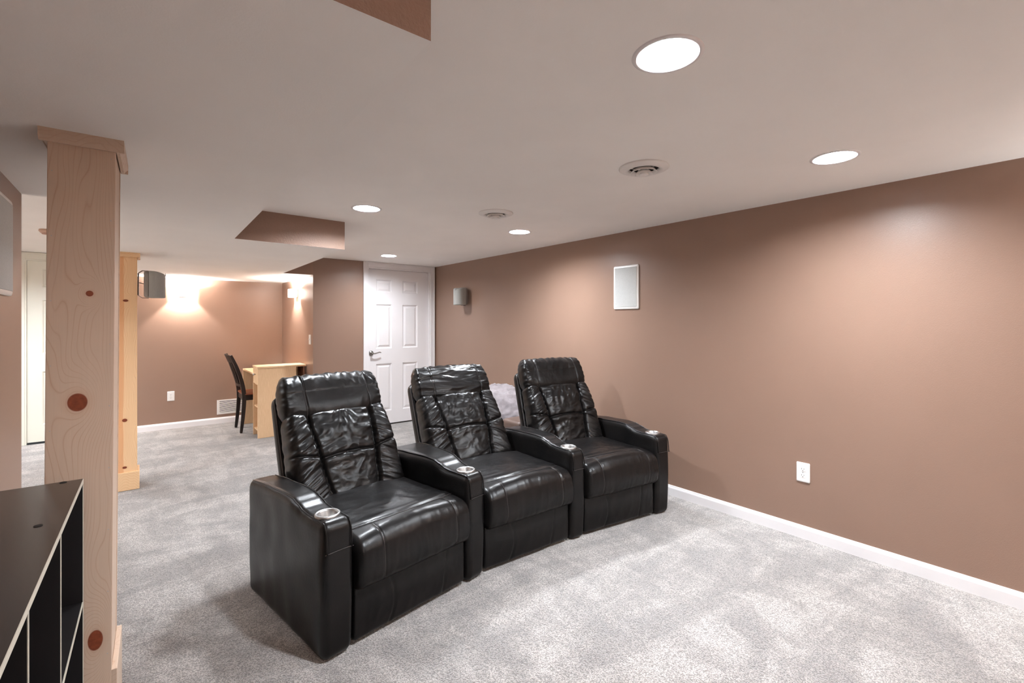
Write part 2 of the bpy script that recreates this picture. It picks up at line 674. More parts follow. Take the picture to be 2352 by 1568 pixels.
# ---------------------------------------------------------------- recessed lights
def can_light(x, y, label, lamp=None):
    t = thing('recessed_light', label, 'ceiling light', (x, y, H), 0, 'round recessed lights in the ceiling')
    ring = MB().lathe([(CANR, 0.002), (CANR, -0.003), (CANR + 0.010, -0.005), (CANR + 0.018, -0.001), (CANR + 0.018, 0.0)], (0, 0, 0), 48, cap=False)
    ring.build('trim_ring', M_WHITE, t, smooth=True)
    MB().lathe([(CANR, 0.0), (CANR - 0.004, 0.062), (0.03, 0.075), (0.004, 0.076)], (0, 0, 0), 48, cap=False).build('reflector', M_PLASTIC, t, smooth=True)
    MB().lathe([(0.001, 0.018), (0.03, 0.020), (0.052, 0.030), (0.060, 0.046), (0.045, 0.066), (0.02, 0.072)], (0, 0, 0), 24, cap=False).build('bulb', lamp or M_LAMP, t, smooth=True)
    return t


can_labels = ['large lit recessed light nearest the camera, top of the ceiling', 'lit recessed light near the right wall, right of the large one',
              'lit recessed light beside the boxed-in beam, left of the small vent', 'lit recessed light just right of the small round vent',
              'smallest lit recessed light, in front of the white door', 'small lit recessed light just past the left wall corner',
              'added unseen recessed light in the side hall by its near wall', 'added unseen recessed light in the side hall by its far corner']
for (x, y), lb in zip(CANS, can_labels):
    can_light(x, y, lb, M_LAMP_DIM if (x, y) in ((2.262, 5.14), (-1.7, 6.03)) else None)


# ---------------------------------------------------------------- ceiling vents
def ceiling_vent(x, y, label):
    t = thing('ceiling_vent', label, 'vent', (x, y, H), 0, 'round air vents in the ceiling')
    MB().lathe([(0.120, 0.0), (0.122, -0.005), (0.116, -0.009), (0.094, -0.018), (0.078, -0.017), (0.073, -0.002)], (0, 0, 0), 56, cap=False).build('flange', M_PLASTIC, t, smooth=True)
    MB().lathe([(0.073, -0.0012), (0.001, -0.0010)], (0, 0, 0), 40, cap=False).build('throat_shade', M_DARK, t)  # flat dark disc, the shade inside the vent put into its colour
    for k, (r0, r1, z) in enumerate(((0.052, 0.064, -0.026), (0.030, 0.043, -0.034))):
        MB().lathe([(r0, z + 0.016), (r1, z), (r1 - 0.002, z - 0.001), (r0 - 0.003, z + 0.013)], (0, 0, 0), 48, cap=False).build('louvre_ring', M_PLASTIC, t, smooth=True)
    MB().lathe([(0.014, -0.016), (0.024, -0.036), (0.018, -0.039), (0.010, -0.037), (0.001, -0.037)], (0, 0, 0), 36, cap=False).build('centre_cone', M_PLASTIC, t, smooth=True)
    b = MB()
    for k in range(3):
        a = k * 2 * pi / 3 + 0.5
        b.tube([(0.014 * cos(a), 0.014 * sin(a), -0.014), (0.068 * cos(a), 0.068 * sin(a), -0.008)], 0.0022, 6)
    b.build('spoke', M_WHITE, t)
    return t


ceiling_vent(1.972, 1.420, 'larger round white ceiling vent, between the two big lit lights')
ceiling_vent(1.972, 2.662, 'smaller round white ceiling vent, farther from the camera')

# small detector on the hall ceiling
t = thing('smoke_detector', 'small brownish round detector on the hall ceiling beside the near post', 'smoke detector', (-0.60, 5.48, H))
MB().lathe([(0.055, 0.0), (0.058, -0.012), (0.045, -0.030), (0.001, -0.034)], (0, 0, 0), 32, cap=False).build('housing', simple('beige_plastic', srgb(205, 170, 150), 0.5), t, smooth=True)
MB().lathe([(0.040, -0.033), (0.036, -0.039), (0.001, -0.040)], (0, 0, 0), 28, cap=False).build('sensor_cap', simple('tan_plastic', srgb(185, 145, 125), 0.5), t, smooth=True)


# ---------------------------------------------------------------- pine posts
def post(name_label, x0, x1, y0, y1, basez, knots_f, knots_s, ztop, lean, lightc, darkc, seed, capd):
    t = thing('wooden_post', name_label, 'post', ((x0 + x1) / 2, (y0 + y1) / 2, 0), radians(-1.2) if seed == 0.0 else 0.0, 'boxed pine support posts')
    w2, d2 = (x1 - x0) / 2, (y1 - y0) / 2
    bt = 0.018
    kf = [(k[0] - (x0 + x1) / 2,) + tuple(k[1:]) for k in knots_f]
    mf = pine('pine_front', lightc, darkc, kf, 0, 95, seed, None if seed == 0.0 else -0.012)
    ms = pine('pine_side', lightc, darkc, [], 1, 60, seed + 3)
    mc = pine('pine_trim', tuple(a * 0.95 for a in lightc[:3]) + (1,), darkc, [], 2, 50, seed + 5)

    def sheared(mb):
        mb.v = [(x + lean * (z / H - 1.0), y, z) for x, y, z in mb.v]
        return mb

    f = sheared(MB().box(-w2, w2 - 0.0, -d2, -d2 + bt, 0.003, ztop)).build('front_board', mf, t)
    bevel(f, 0.0015, 2)
    b = sheared(MB().box(-w2, w2, d2 - bt, d2, 0.003, ztop)).build('back_board', ms, t)
    for sx in (-1, 1):
        xa, xb = (-w2 + 0.002, -w2 + bt) if sx < 0 else (w2 - bt, w2 - 0.002)
        s = sheared(MB().box(xa, xb, -d2 + bt, d2 - bt, 0.003, ztop)).build('side_board', ms, t)
    # cap boards under the beam, ends bevelled
    ct, chh = 0.019, 0.036
    prof = [(0, 0), (-ct, 0), (-ct, -chh * 0.62), (-ct * 0.45, -chh), (0, -chh)]
    for (a, bb) in (((-w2 - ct, -d2), (w2 + ct, -d2)), ((w2, -d2), (w2, d2)), ((w2 + ct, d2), (-w2 - ct, d2)), ((-w2, d2), (-w2, -d2))):
        mbc = MB().extrude([(-pa, pb) for pa, pb in prof], (a[0], a[1], ztop), (bb[0], bb[1], ztop))
        mbc.build('cap_board', mc, t)
    # base boards
    bz = basez
    for q_, (xa, xb, ya, yb) in enumerate(((-w2 - 0.015, w2 + 0.015, -d2 - 0.015, -d2), (-w2 - 0.015, w2 + 0.015, d2, d2 + 0.015),
                             (-w2 - 0.015, -w2, -d2, d2), (w2, w2 + 0.015, -d2, d2))):
        if q_ == 0 and seed == 0.0:
            continue
        o = MB().box(xa - lean, xb - lean, ya, yb, 0.002, bz).build('base_board', mc, t)
        bevel(o, 0.002, 2)
    # small nail heads
    nb = MB()
    for k in range(9):
        z = 0.3 + k * 0.19
        for sx in (-1, 1):
            nb.lathe([(0.0016, -0.0006), (0.0016, 0.001)], (sx * (w2 - 0.010) + lean * (z / H - 1), -d2, z + 0.03 * sx), 8, 'y')
    n = nb.build('nail_head', M_STEEL, t)
    n['kind'] = 'stuff'
    return t


PL = srgb(214, 188, 166)
PD = srgb(186, 142, 114)
post('tall pale pine post nearest the camera with one big dark round knot', -0.206, -0.054, 1.902, 2.150, 0.275,
     [(-0.116, 1.434, 0.0085, 0.0085), (-0.143, 1.108, 0.022, 0.026), (-0.103, 0.381, 0.017, 0.030)], [], HS, 0.013, PL, PD, 0.0, 0.3)
P2 = srgb(250, 210, 164)  # raised tone: the lamp light on this post is put into the wood
P2D = srgb(216, 150, 98)
post('farther orange pine post carrying the bracketed speaker', -0.158, -0.016, 4.86, 5.04, 0.146,
     [(-0.088, 1.521, 0.017, 0.009), (-0.094, 0.563, 0.016, 0.013), (-0.094, 0.185, 0.014, 0.009), (-0.142, 1.098, 0.008, 0.011)], [], HS, 0.0, P2, P2D, 5.0, 0.2)


# ---------------------------------------------------------------- wall fittings
def on_wall(o, wall, a, z):
    """place a thing built facing -y at x=0: wall 'right' faces -x, 'back' faces -y, 'left' faces +x"""
    if wall == 'right':
        o.location = (XR, a, z)
        o.rotation_euler = (0, 0, radians(-90))
    elif wall == 'alcove':
        o.location = (XA, a, z)
        o.rotation_euler = (0, 0, radians(-90))
    elif wall == 'left':
        o.location = (XL, a, z)
        o.rotation_euler = (0, 0, radians(90))
    elif wall == 'back':
        o.location = (a, YB, z)


def inwall_speaker(label):
    t = thing('wall_speaker', label, 'speaker', group='flat rectangular speakers set in the walls')
    vs, fs = round_box((0.262, 0.016, 0.374), (0.014, 0.007, 0.014), (24, 4, 30), lambda p: p + Vector((0, -0.006, 0)))
    mesh_obj('frame', vs, fs, M_PLASTIC, t, smooth=True)
    g = MB().box(-0.112, 0.112, -0.0165, -0.012, -0.168, 0.168).build('grille', M_GRILLE_L, t)
    bevel(g, 0.002, 2)
    return t


s1 = inwall_speaker('flat light grey rectangular speaker set in the long right wall')
on_wall(s1, 'right', 2.512, 1.645)
s2 = inwall_speaker('flat grey rectangular speaker on the left wall, cut by the frame edge')
on_wall(s2, 'left', 2.542, 1.636)


def outlet(label):
    t = thing('wall_outlet', label, 'outlet', group='duplex outlets')
    vs, fs = round_box((0.076, 0.010, 0.122), (0.006, 0.005, 0.006), (12, 4, 18), lambda p: p + Vector((0, -0.003, 0)))
    mesh_obj('cover_plate', vs, fs, M_PLASTIC, t, smooth=True)
    for sz in (-1, 1):
        zc = sz * 0.0195
        r = MB()
        n = 28
        pts = [(0.0165 * cos(2 * pi * k / n), max(-0.0125, min(0.0125, 0.0165 * sin(2 * pi * k / n)))) for k in range(n)]
        vs = [(a, -0.0082, zc + b) for a, b in pts] + [(a * 0.96, -0.0098, zc + b * 0.96) for a, b in pts]
        r.add(vs, [tuple(range(n, 2 * n))] + [(k, (k + 1) % n, n + (k + 1) % n, n + k) for k in range(n)])
        ro = r.build('receptacle', M_PLASTIC, t)
        MB().box(-0.0075, -0.0055, -0.0102, -0.0097, zc - 0.001, zc + 0.008).box(0.0055, 0.0075, -0.0102, -0.0097, zc, zc + 0.007) \
            .lathe([(0.0024, -0.0102), (0.0024, -0.0097)], (0, 0, zc - 0.007), 10, 'y').build('slots', M_DARK, ro)
    MB().lathe([(0.0026, -0.0078), (0.0026, -0.0092), (0.001, -0.0095)], (0, 0, 0), 12, 'y').build('screw', M_STEEL, t)
    return t


o1 = outlet('white duplex outlet low on the long right wall')
on_wall(o1, 'right', 1.155, 0.411)
o2 = outlet('white duplex outlet low on the far alcove wall left of the grille vent')
on_wall(o2, 'back', 0.309, 0.412)

# switch
t = thing('light_switch', 'white toggle light switch on the alcove side wall above the desk', 'light switch')
vs, fs = round_box((0.074, 0.010, 0.118), (0.006, 0.005, 0.006), (10, 4, 16), lambda p: p + Vector((0, -0.003, 0)))
mesh_obj('cover_plate', vs, fs, M_PLASTIC, t, smooth=True)
MB().add([(-0.005, -0.008, -0.011), (0.005, -0.008, -0.011), (0.005, -0.008, 0.011), (-0.005, -0.008, 0.011),
          (-0.004, -0.020, 0.003), (0.004, -0.020, 0.003), (0.004, -0.018, 0.010), (-0.004, -0.018, 0.010)],
         [(0, 1, 2, 3), (4, 5, 6, 7), (0, 1, 5, 4), (1, 2, 6, 5), (2, 3, 7, 6), (3, 0, 4, 7)]).build('toggle', M_PLASTIC, t)
on_wall(t, 'alcove', 5.918, 1.140)

# return air grille
t = thing('return_vent', 'white louvred grille low on the far alcove wall behind the wooden chair', 'vent')
fr = MB().box(-0.18, 0.18, -0.006, 0, 0.078, 0.096).box(-0.18, 0.18, -0.006, 0, -0.096, -0.078) \
    .box(-0.18, -0.150, -0.006, 0, -0.078, 0.078).box(0.150, 0.18, -0.006, 0, -0.078, 0.078)
bevel(fr.build('frame', M_PLASTIC, t), 0.0015, 2)
MB().box(-0.150, 0.150, -0.0015, -0.0005, -0.078, 0.078).build('duct_shade', M_DARK, t)  # dark sheet on the wall, painted shade behind the louvres
lv = MB()
for k in range(12):
    z = -0.071 + k * 0.0127
    lv.add([(-0.15, -0.006, z - 0.005), (0.15, -0.006, z - 0.005), (0.15, -0.002, z + 0.0002), (-0.15, -0.002, z + 0.0002),
            (-0.15, -0.007, z - 0.004), (0.15, -0.007, z - 0.004), (0.15, -0.003, z + 0.0012), (-0.15, -0.003, z + 0.0012)],
           [(0, 1, 2, 3), (4, 5, 6, 7), (0, 1, 5, 4), (2, 3, 7, 6)])
lv.build('louvres', M_PLASTIC, t)
on_wall(t, 'back', 0.984, 0.213)


# sconces
def sconce(label, power=1.0):
    t = thing('wall_sconce', label, 'wall light', group='lit glass wall sconces')
    bevel(MB().box(-0.045, 0.045, -0.030, 0, -0.052, 0.052).build('backplate', M_NICKEL, t), 0.002)
    # frosted open-ended glass sleeve
    g = MB()
    n = 24
    ring = []
    for k in range(n + 1):
        a = pi * k / n
        ring.append((0.088 * cos(a), -0.030 - 0.082 * abs(sin(a)) ** 0.75))
    inner = [(x * 0.93, -0.030 + (y + 0.030) * 0.93) for x, y in ring]
    m = n + 1
    vs = [(x, y, -0.052) for x, y in ring] + [(x, y, 0.052) for x, y in ring] + \
         [(x, y, -0.052) for x, y in inner] + [(x, y, 0.052) for x, y in inner]
    fs = []
    for k in range(n):
        fs += [(k, k + 1, m + k + 1, m + k), (2 * m + k, 2 * m + k + 1, 3 * m + k + 1, 3 * m + k),
               (k, k + 1, 2 * m + k + 1, 2 * m + k), (m + k, m + k + 1, 3 * m + k + 1, 3 * m + k)]
    g.add(vs, fs)
    g.build('glass_shade', M_SHADE, t, auto=40)
    MB().tube([(0, -0.028, 0.022), (0, -0.046, 0.022)], 0.009, 14).build('socket', M_WHITE, t)
    ld = bpy.data.lights.new('sconce_bulb', 'POINT')
    ld.energy = SCONCE_W * power
    ld.color = (1.0, 0.98, 0.96)
    ld.shadow_soft_size = 0.012
    lo = bpy.data.objects.new('bulb_light', ld)
    lo.location = (0, -0.066, 0.034)
    COL.objects.link(lo)
    lo.parent = t
    return t


k1 = sconce('glowing glass sconce on the far alcove wall beside the bracketed speaker', 1.1)
on_wall(k1, 'back', 0.435, 1.722)
k2 = sconce('glowing glass sconce on the alcove side wall, seen edge-on')
on_wall(k2, 'alcove', 6.50, 1.722)
# unseen sconces behind the camera, added to brighten the ceiling
for lb, wl, a, pw in (('added unseen glass sconce on the right wall beside the camera', 'right', -1.15, 2.4),
                      ('added unseen glass sconce on the left wall behind the camera', 'left', -1.7, 2.2)):
    kk = sconce(lb, pw)
    on_wall(kk, wl, a, 1.722)


# bracketed bookshelf speakers
def bracket_speaker(label, w=0.160, h=0.218, d=0.108):
    """built facing -y; back of the bracket at y=0"""
    t = thing('bracket_speaker', label, 'speaker', group='rounded speakers on brackets')
    n = 20
    yb = -0.076
    prof = []
    for k in range(n + 1):
        a = pi * k / n
        prof.append((w / 2 * cos(a), yb - 0.036 - (d - 0.036) * abs(sin(a)) ** 0.9))
    prof = [(w / 2, yb - 0.004)] + prof + [(-w / 2, yb - 0.004)]
    mb = MB()
    m = len(prof)
    rings = []
    for (z, s) in ((-h / 2, 0.93), (-h / 2 + 0.006, 1.0), (h / 2 - 0.006, 1.0), (h / 2, 0.93)):
        rings.append([(x * s, yb + (y - yb) * s, z - (0.020 * min(1.0, max(0.0, (yb - y - 0.02) / 0.09)) ** 2 if z > 0 else 0.0)) for x, y in prof])
    vs = [p for r in rings for p in r]
    fs = [tuple(range(m)), tuple(range(3 * m, 4 * m))]
    for l in range(3):
        for k in range(m):
            fs.append((l * m + k, l * m + (k + 1) % m, (l + 1) * m + (k + 1) % m, (l + 1) * m + k))
    mb.add(vs, fs)
    mb.build('grille', M_GRILLE, t, auto=45)
    vs, fs = round_box((w * 0.98, 0.038, h * 0.97), (0.012, 0.012, 0.012), (10, 6, 12), lambda p: p + Vector((0, yb + 0.012, 0)))
    mesh_obj('cabinet', vs, fs, M_GREYPL, t, smooth=True)
    MB().lathe([(0.013, -0.001), (0.012, -0.0035), (0.001, -0.004)], (0, yb - d + 0.001, h / 2 - 0.022), 18, 'y').build('badge', M_STEEL, t, smooth=True)
    b = MB()
    pts = [(0, yb + 0.004, h / 2 + 0.003), (0, -0.030, h / 2 + 0.003), (0, -0.006, h / 2 - 0.016), (0, -0.006, 0), (0, -0.006, -h / 2 + 0.016),
           (0, -0.030, -h / 2 - 0.003), (0, yb + 0.004, -h / 2 - 0.003)]
    for i in range(len(pts) - 1):
        p, q = Vector(pts[i]), Vector(pts[i + 1])
        dd = (q - p).normalized()
        nn = Vector((1, 0, 0)).cross(dd) * 0.0018
        b.add([p + nn + Vector((-0.018, 0, 0)), p - nn + Vector((-0.018, 0, 0)), p - nn + Vector((0.018, 0, 0)), p + nn + Vector((0.018, 0, 0)),
               q + nn + Vector((-0.018, 0, 0)), q - nn + Vector((-0.018, 0, 0)), q - nn + Vector((0.018, 0, 0)), q + nn + Vector((0.018, 0, 0))],
              [(0, 1, 2, 3), (4, 5, 6, 7), (0, 1, 5, 4), (1, 2, 6, 5), (2, 3, 7, 6), (3, 0, 4, 7)])
    b.box(-0.018, 0.018, -0.006, -0.0005, -h / 2 + 0.02, h / 2 - 0.02)
    b.build('bracket', M_BRONZE, t)
    MB().tube([(0, -0.004, 0.012), (0, -0.012, 0.012), (0, -0.046, 0.004), (0, -0.058, -0.014)], 0.0028, 8).build('cable', M_CABLE, t, smooth=True)
    return t


q1 = bracket_speaker('grey rounded speaker on a black bracket beside the farther pine post')
q1.location = (-0.0125, 4.925, 1.660)
q1.rotation_euler = (0, 0, radians(84))
q2 = bracket_speaker('grey rounded speaker on a bracket on the right wall near the white door')
q2.location = (XR, 5.02, 1.672)
q2.rotation_euler = (0, 0, radians(-78))

# ================================================================ FURNITURE
# ---------------------------------------------------------------- black cube shelf, bottom left
t = thing('black_bookshelf', 'black open bookshelf with cream front edges against the left wall', 'bookshelf', (XL + 0.004, 1.816, 0), radians(-0.9))
SD, ST, SLEN = 0.274, 0.012, 2.2       # local: +x = depth out from the wall, -y = towards the camera
tz = 0.900
top = MB().box(0, SD, -SLEN, 0, tz - ST, tz).build('top_panel', M_BLACKBOARD, t)
ed = MB().box(SD, SD + 0.0012, -SLEN, 0, tz - ST, tz).build('edge_band', M_EDGE, top)
for y0, yy in ((0, 'end'), (-0.413, ''), (-0.75, ''), (-1.12, ''), (-1.5, ''), (-1.85, ''), (-SLEN + ST * 0.8, 'end')):
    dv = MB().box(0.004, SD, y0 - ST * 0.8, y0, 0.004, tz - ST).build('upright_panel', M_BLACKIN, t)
    MB().box(SD, SD + 0.0012, y0 - ST * 0.75, y0 - 0.0005, 0.004, tz - ST).build('edge_band', M_EDGE, dv)
prev = [0, -0.413, -0.75, -1.12, -1.5, -1.85, -SLEN]
for i in range(6):
    for z in (0.552, 0.19):
        if i >= 1 and z > 0.5:
            z = 0.50
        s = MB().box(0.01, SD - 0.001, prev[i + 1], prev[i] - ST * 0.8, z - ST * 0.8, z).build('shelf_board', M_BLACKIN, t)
        MB().box(SD - 0.001, SD + 0.001, prev[i + 1], prev[i] - ST * 0.8, z - ST * 0.8, z).build('edge_band', M_EDGE, s)
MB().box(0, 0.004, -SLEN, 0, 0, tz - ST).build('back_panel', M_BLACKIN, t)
for (x, y) in ((SD - 0.042, -0.36), (SD - 0.040, -0.010), (0.05, -0.36), (0.05, -0.75)):
    cd = MB().lathe([(0.0075, 0.0), (0.0075, 0.0012), (0.001, 0.0014)], (x, y, tz), 18)
    cd.build('screw_cap', M_CAPDOT, t)

# ---------------------------------------------------------------- desk
DESKW = NT('light_oak_laminate')
v = DESKW.coord((1, 1, 14))
c = DESKW.ramp(DESKW.noise(DESKW.coord((30, 30, 1.5)), 8, 3, 0.6), [(0.3, srgb(220, 182, 140)), (0.7, srgb(236, 201, 162))])
DESKW.base(c, 0.45, 0.4)
M_DESK = DESKW.m
t = thing('writing_desk', 'light oak writing desk with raised open shelf unit in the alcove', 'desk', (1.068, 6.062, 0))
# local: x 0..0.53 to the wall, y 0 (front end panel) .. 1.0
DW = 0.53
bt = 0.018
un = MB().box(-0.006, DW, -0.008, 0.292, 0.812, 0.832).build('raised_top', M_DESK, t)
bevel(un, 0.002)
MB().box(0, 0.415, 0, bt, 0.003, 0.812).build('end_panel', M_DESK, t)
MB().box(0, 0.50, 0.284 - bt, 0.284, 0.003, 0.812).build('inner_panel', M_DESK, t)
MB().box(0.397, 0.415, bt, 0.284 - bt, 0.003, 0.812).build('back_panel', M_DESK, t)
for z in (0.075, 0.345):
    MB().box(0.012, 0.397, bt, 0.284 - bt, z, z + 0.016).build('shelf', M_DESK, t)
dr = MB().box(0.001, 0.017, bt + 0.001, 0.284 - bt - 0.001, 0.625, 0.809).build('drawer_front', M_DESK, t)
MB().lathe([(0.006, 0.0), (0.006, -0.012), (0.014, -0.018), (0.014, -0.026), (0.004, -0.030)], (0.001, 0.142, 0.735), 18, 'x').build('knob', M_STEEL, dr, smooth=True)
MB().box(0.017, 0.397, bt, 0.284 - bt, 0.608, 0.624).build('drawer_floor', M_DESK, t)
dt = MB().box(0, DW, 0.284, 1.010, 0.717, 0.737).build('desk_top', M_DESK, t)
bevel(dt, 0.002)
MB().box(0.0, DW, 0.985, 1.003, 0.003, 0.717).build('end_panel', M_DESK, t)
MB().box(0.40, 0.416, 0.286, 0.984, 0.30, 0.716).build('modesty_panel', M_DESK, t)
MB().box(0.50, 0.52, 0.02, 0.27, 0.003, 0.811).build('rear_leg_panel', simple('desk_dark_back', srgb(120, 80, 60), 0.6), t)

# ---------------------------------------------------------------- wooden chair (its back towards -x)
t = thing('wooden_chair', 'dark wooden slat-back chair with brown seat pulled up to the oak desk', 'chair', (0.975, 6.69, 0))
hw = 0.195


def leg_curve(y, top):
    if top:
        return [(-0.012, y, 0.003), (0.010, y, 0.22), (0.020, y, 0.44), (-0.004, y, 0.62), (-0.058, y, 0.80), (-0.120, y, 0.950)]
    return [(0.395, y, 0.003), (0.395, y, 0.43)]


def sweep_rect(pts, wx, wy, name, mat, parent):
    # smooth the polyline, then sweep a rectangle (depth wx, width wy)
    fine = []
    n = len(pts)
    for i in range(n - 1):
        p0 = Vector(pts[max(i - 1, 0)])
        p1, p2 = Vector(pts[i]), Vector(pts[i + 1])
        p3 = Vector(pts[min(i + 2, n - 1)])
        for k in range(6):
            u = k / 6
            fine.append(0.5 * ((2 * p1) + (p2 - p0) * u + (2 * p0 - 5 * p1 + 4 * p2 - p3) * u * u + (3 * p1 - p0 - 3 * p2 + p3) * u ** 3))
    fine.append(Vector(pts[-1]))
    vs = []
    for i, p in enumerate(fine):
        tt = (fine[min(i + 1, len(fine) - 1)] - fine[max(i - 1, 0)]).normalized()
        nx = Vector((0, 1, 0)).cross(tt).normalized()
        wd = wx * (0.75 + 0.5 * sin(pi * min(1, i / len(fine)) ** 0.8))
        for a, b in ((-1, -1), (1, -1), (1, 1), (-1, 1)):
            vs.append(p + nx * a * wd / 2 + Vector((0, b * wy / 2, 0)))
    fs = [(0, 1, 2, 3), tuple(range(len(vs) - 4, len(vs)))]
    for i in range(len(fine) - 1):
        for k in range(4):
            fs.append((i * 4 + k, i * 4 + (k + 1) % 4, i * 4 + 4 + (k + 1) % 4, i * 4 + 4 + k))
    o = mesh_obj(name, vs, fs, mat, parent)
    bevel(o, 0.003, 2)
    return o


for y in (-hw, hw):
    sweep_rect(leg_curve(y, True), 0.036, 0.026, 'back_leg', M_CHAIRWOOD, t)
    sweep_rect([(0.395, y, 0.003), (0.390, y, 0.22), (0.388, y, 0.432)], 0.034, 0.034, 'front_leg', M_CHAIRWOOD, t)
# curved top rail and lower rail
for (zb, zt_, name) in ((0.858, 0.950, 'top_rail'), (0.560, 0.590, 'lower_rail')):
    mb = MB()
    n = 14
    vs = []

    def legx(z):
        c = leg_curve(0, True)
        for i in range(len(c) - 1):
            if c[i][2] <= z <= c[i + 1][2]:
                u = (z - c[i][2]) / (c[i + 1][2] - c[i][2])
                return c[i][0] * (1 - u) + c[i + 1][0] * u
        return c[-1][0]
    for i in range(n + 1):
        y = -hw + 2 * hw * i / n
        bow = -0.030 * (1 - (y / hw) ** 2)
        for (dx, z) in ((-0.010, zb), (0.010, zb), (0.010, zt_), (-0.010, zt_)):
            vs.append((legx(z) + bow + dx, y, z))
    fs = [(0, 1, 2, 3), tuple(range(4 * n, 4 * n + 4))]
    for i in range(n):
        for k in range(4):
            fs.append((i * 4 + k, i * 4 + (k + 1) % 4, i * 4 + 4 + (k + 1) % 4, i * 4 + 4 + k))
    mb.add(vs, fs)
    mb.build(name, M_CHAIRWOOD, t, auto=40)
for k in range(4):
    y = -0.105 + k * 0.07
    bow = -0.030 * (1 - (y / hw) ** 2)
    sweep_rect([(legx(0.575) + bow, y, 0.575), (legx(0.70) + bow - 0.004, y, 0.70), (legx(0.865) + bow, y, 0.865)], 0.011, 0.030, 'back_slat', M_CHAIRWOOD, t)
vs, fs = round_box((0.42, 0.42, 0.028), (0.03, 0.03, 0.012), (18, 18, 4), lambda p: p + Vector((0.215, 0, 0.468 - 0.006 * exp(-((p.x) ** 2 + p.y ** 2) / 0.02))))
mesh_obj('seat', vs, fs, simple('brown_wood_seat', srgb(128, 72, 48), 0.35), t, smooth=True)
MB().box(0.03, 0.385, -hw - 0.008, -hw + 0.012, 0.395, 0.454).box(0.03, 0.385, hw - 0.012, hw + 0.008, 0.395, 0.454) \
    .box(0.375, 0.395, -hw, hw, 0.395, 0.454).box(0.012, 0.032, -hw, hw, 0.395, 0.454).build('apron', M_CHAIRWOOD, t)


# ---------------------------------------------------------------- recliners
def top_z(s):
    """height of the arm's top along its depth"""
    pts = [(-0.01, 0.552), (0.15, 0.553), (0.19, 0.557), (0.24, 0.572), (0.29, 0.584), (0.36, 0.587), (0.55, 0.578), (0.76, 0.560)]
    for i in range(len(pts) - 1):
        if s <= pts[i + 1][0]:
            u = max(0.0, (s - pts[i][0]) / (pts[i + 1][0] - pts[i][0]))
            u = u * u * (3 - 2 * u)
            return pts[i][1] * (1 - u) + pts[i + 1][1] * u
    return pts[-1][1]


def fold(p, sx, sy, sz, seed):
    """ridged crease noise, 0..1"""
    v = noise.noise(Vector((p.x * sx + seed, p.y * sy + seed * 1.7, p.z * sz - seed)))
    v2 = noise.noise(Vector((p.x * sx * 2.1 - seed, p.y * sy * 2.1, p.z * sz * 2.1 + seed)))
    return (1 - abs(v) * 2.2) * 0.7 + (1 - abs(v2) * 2.2) * 0.3


AL = 0.745


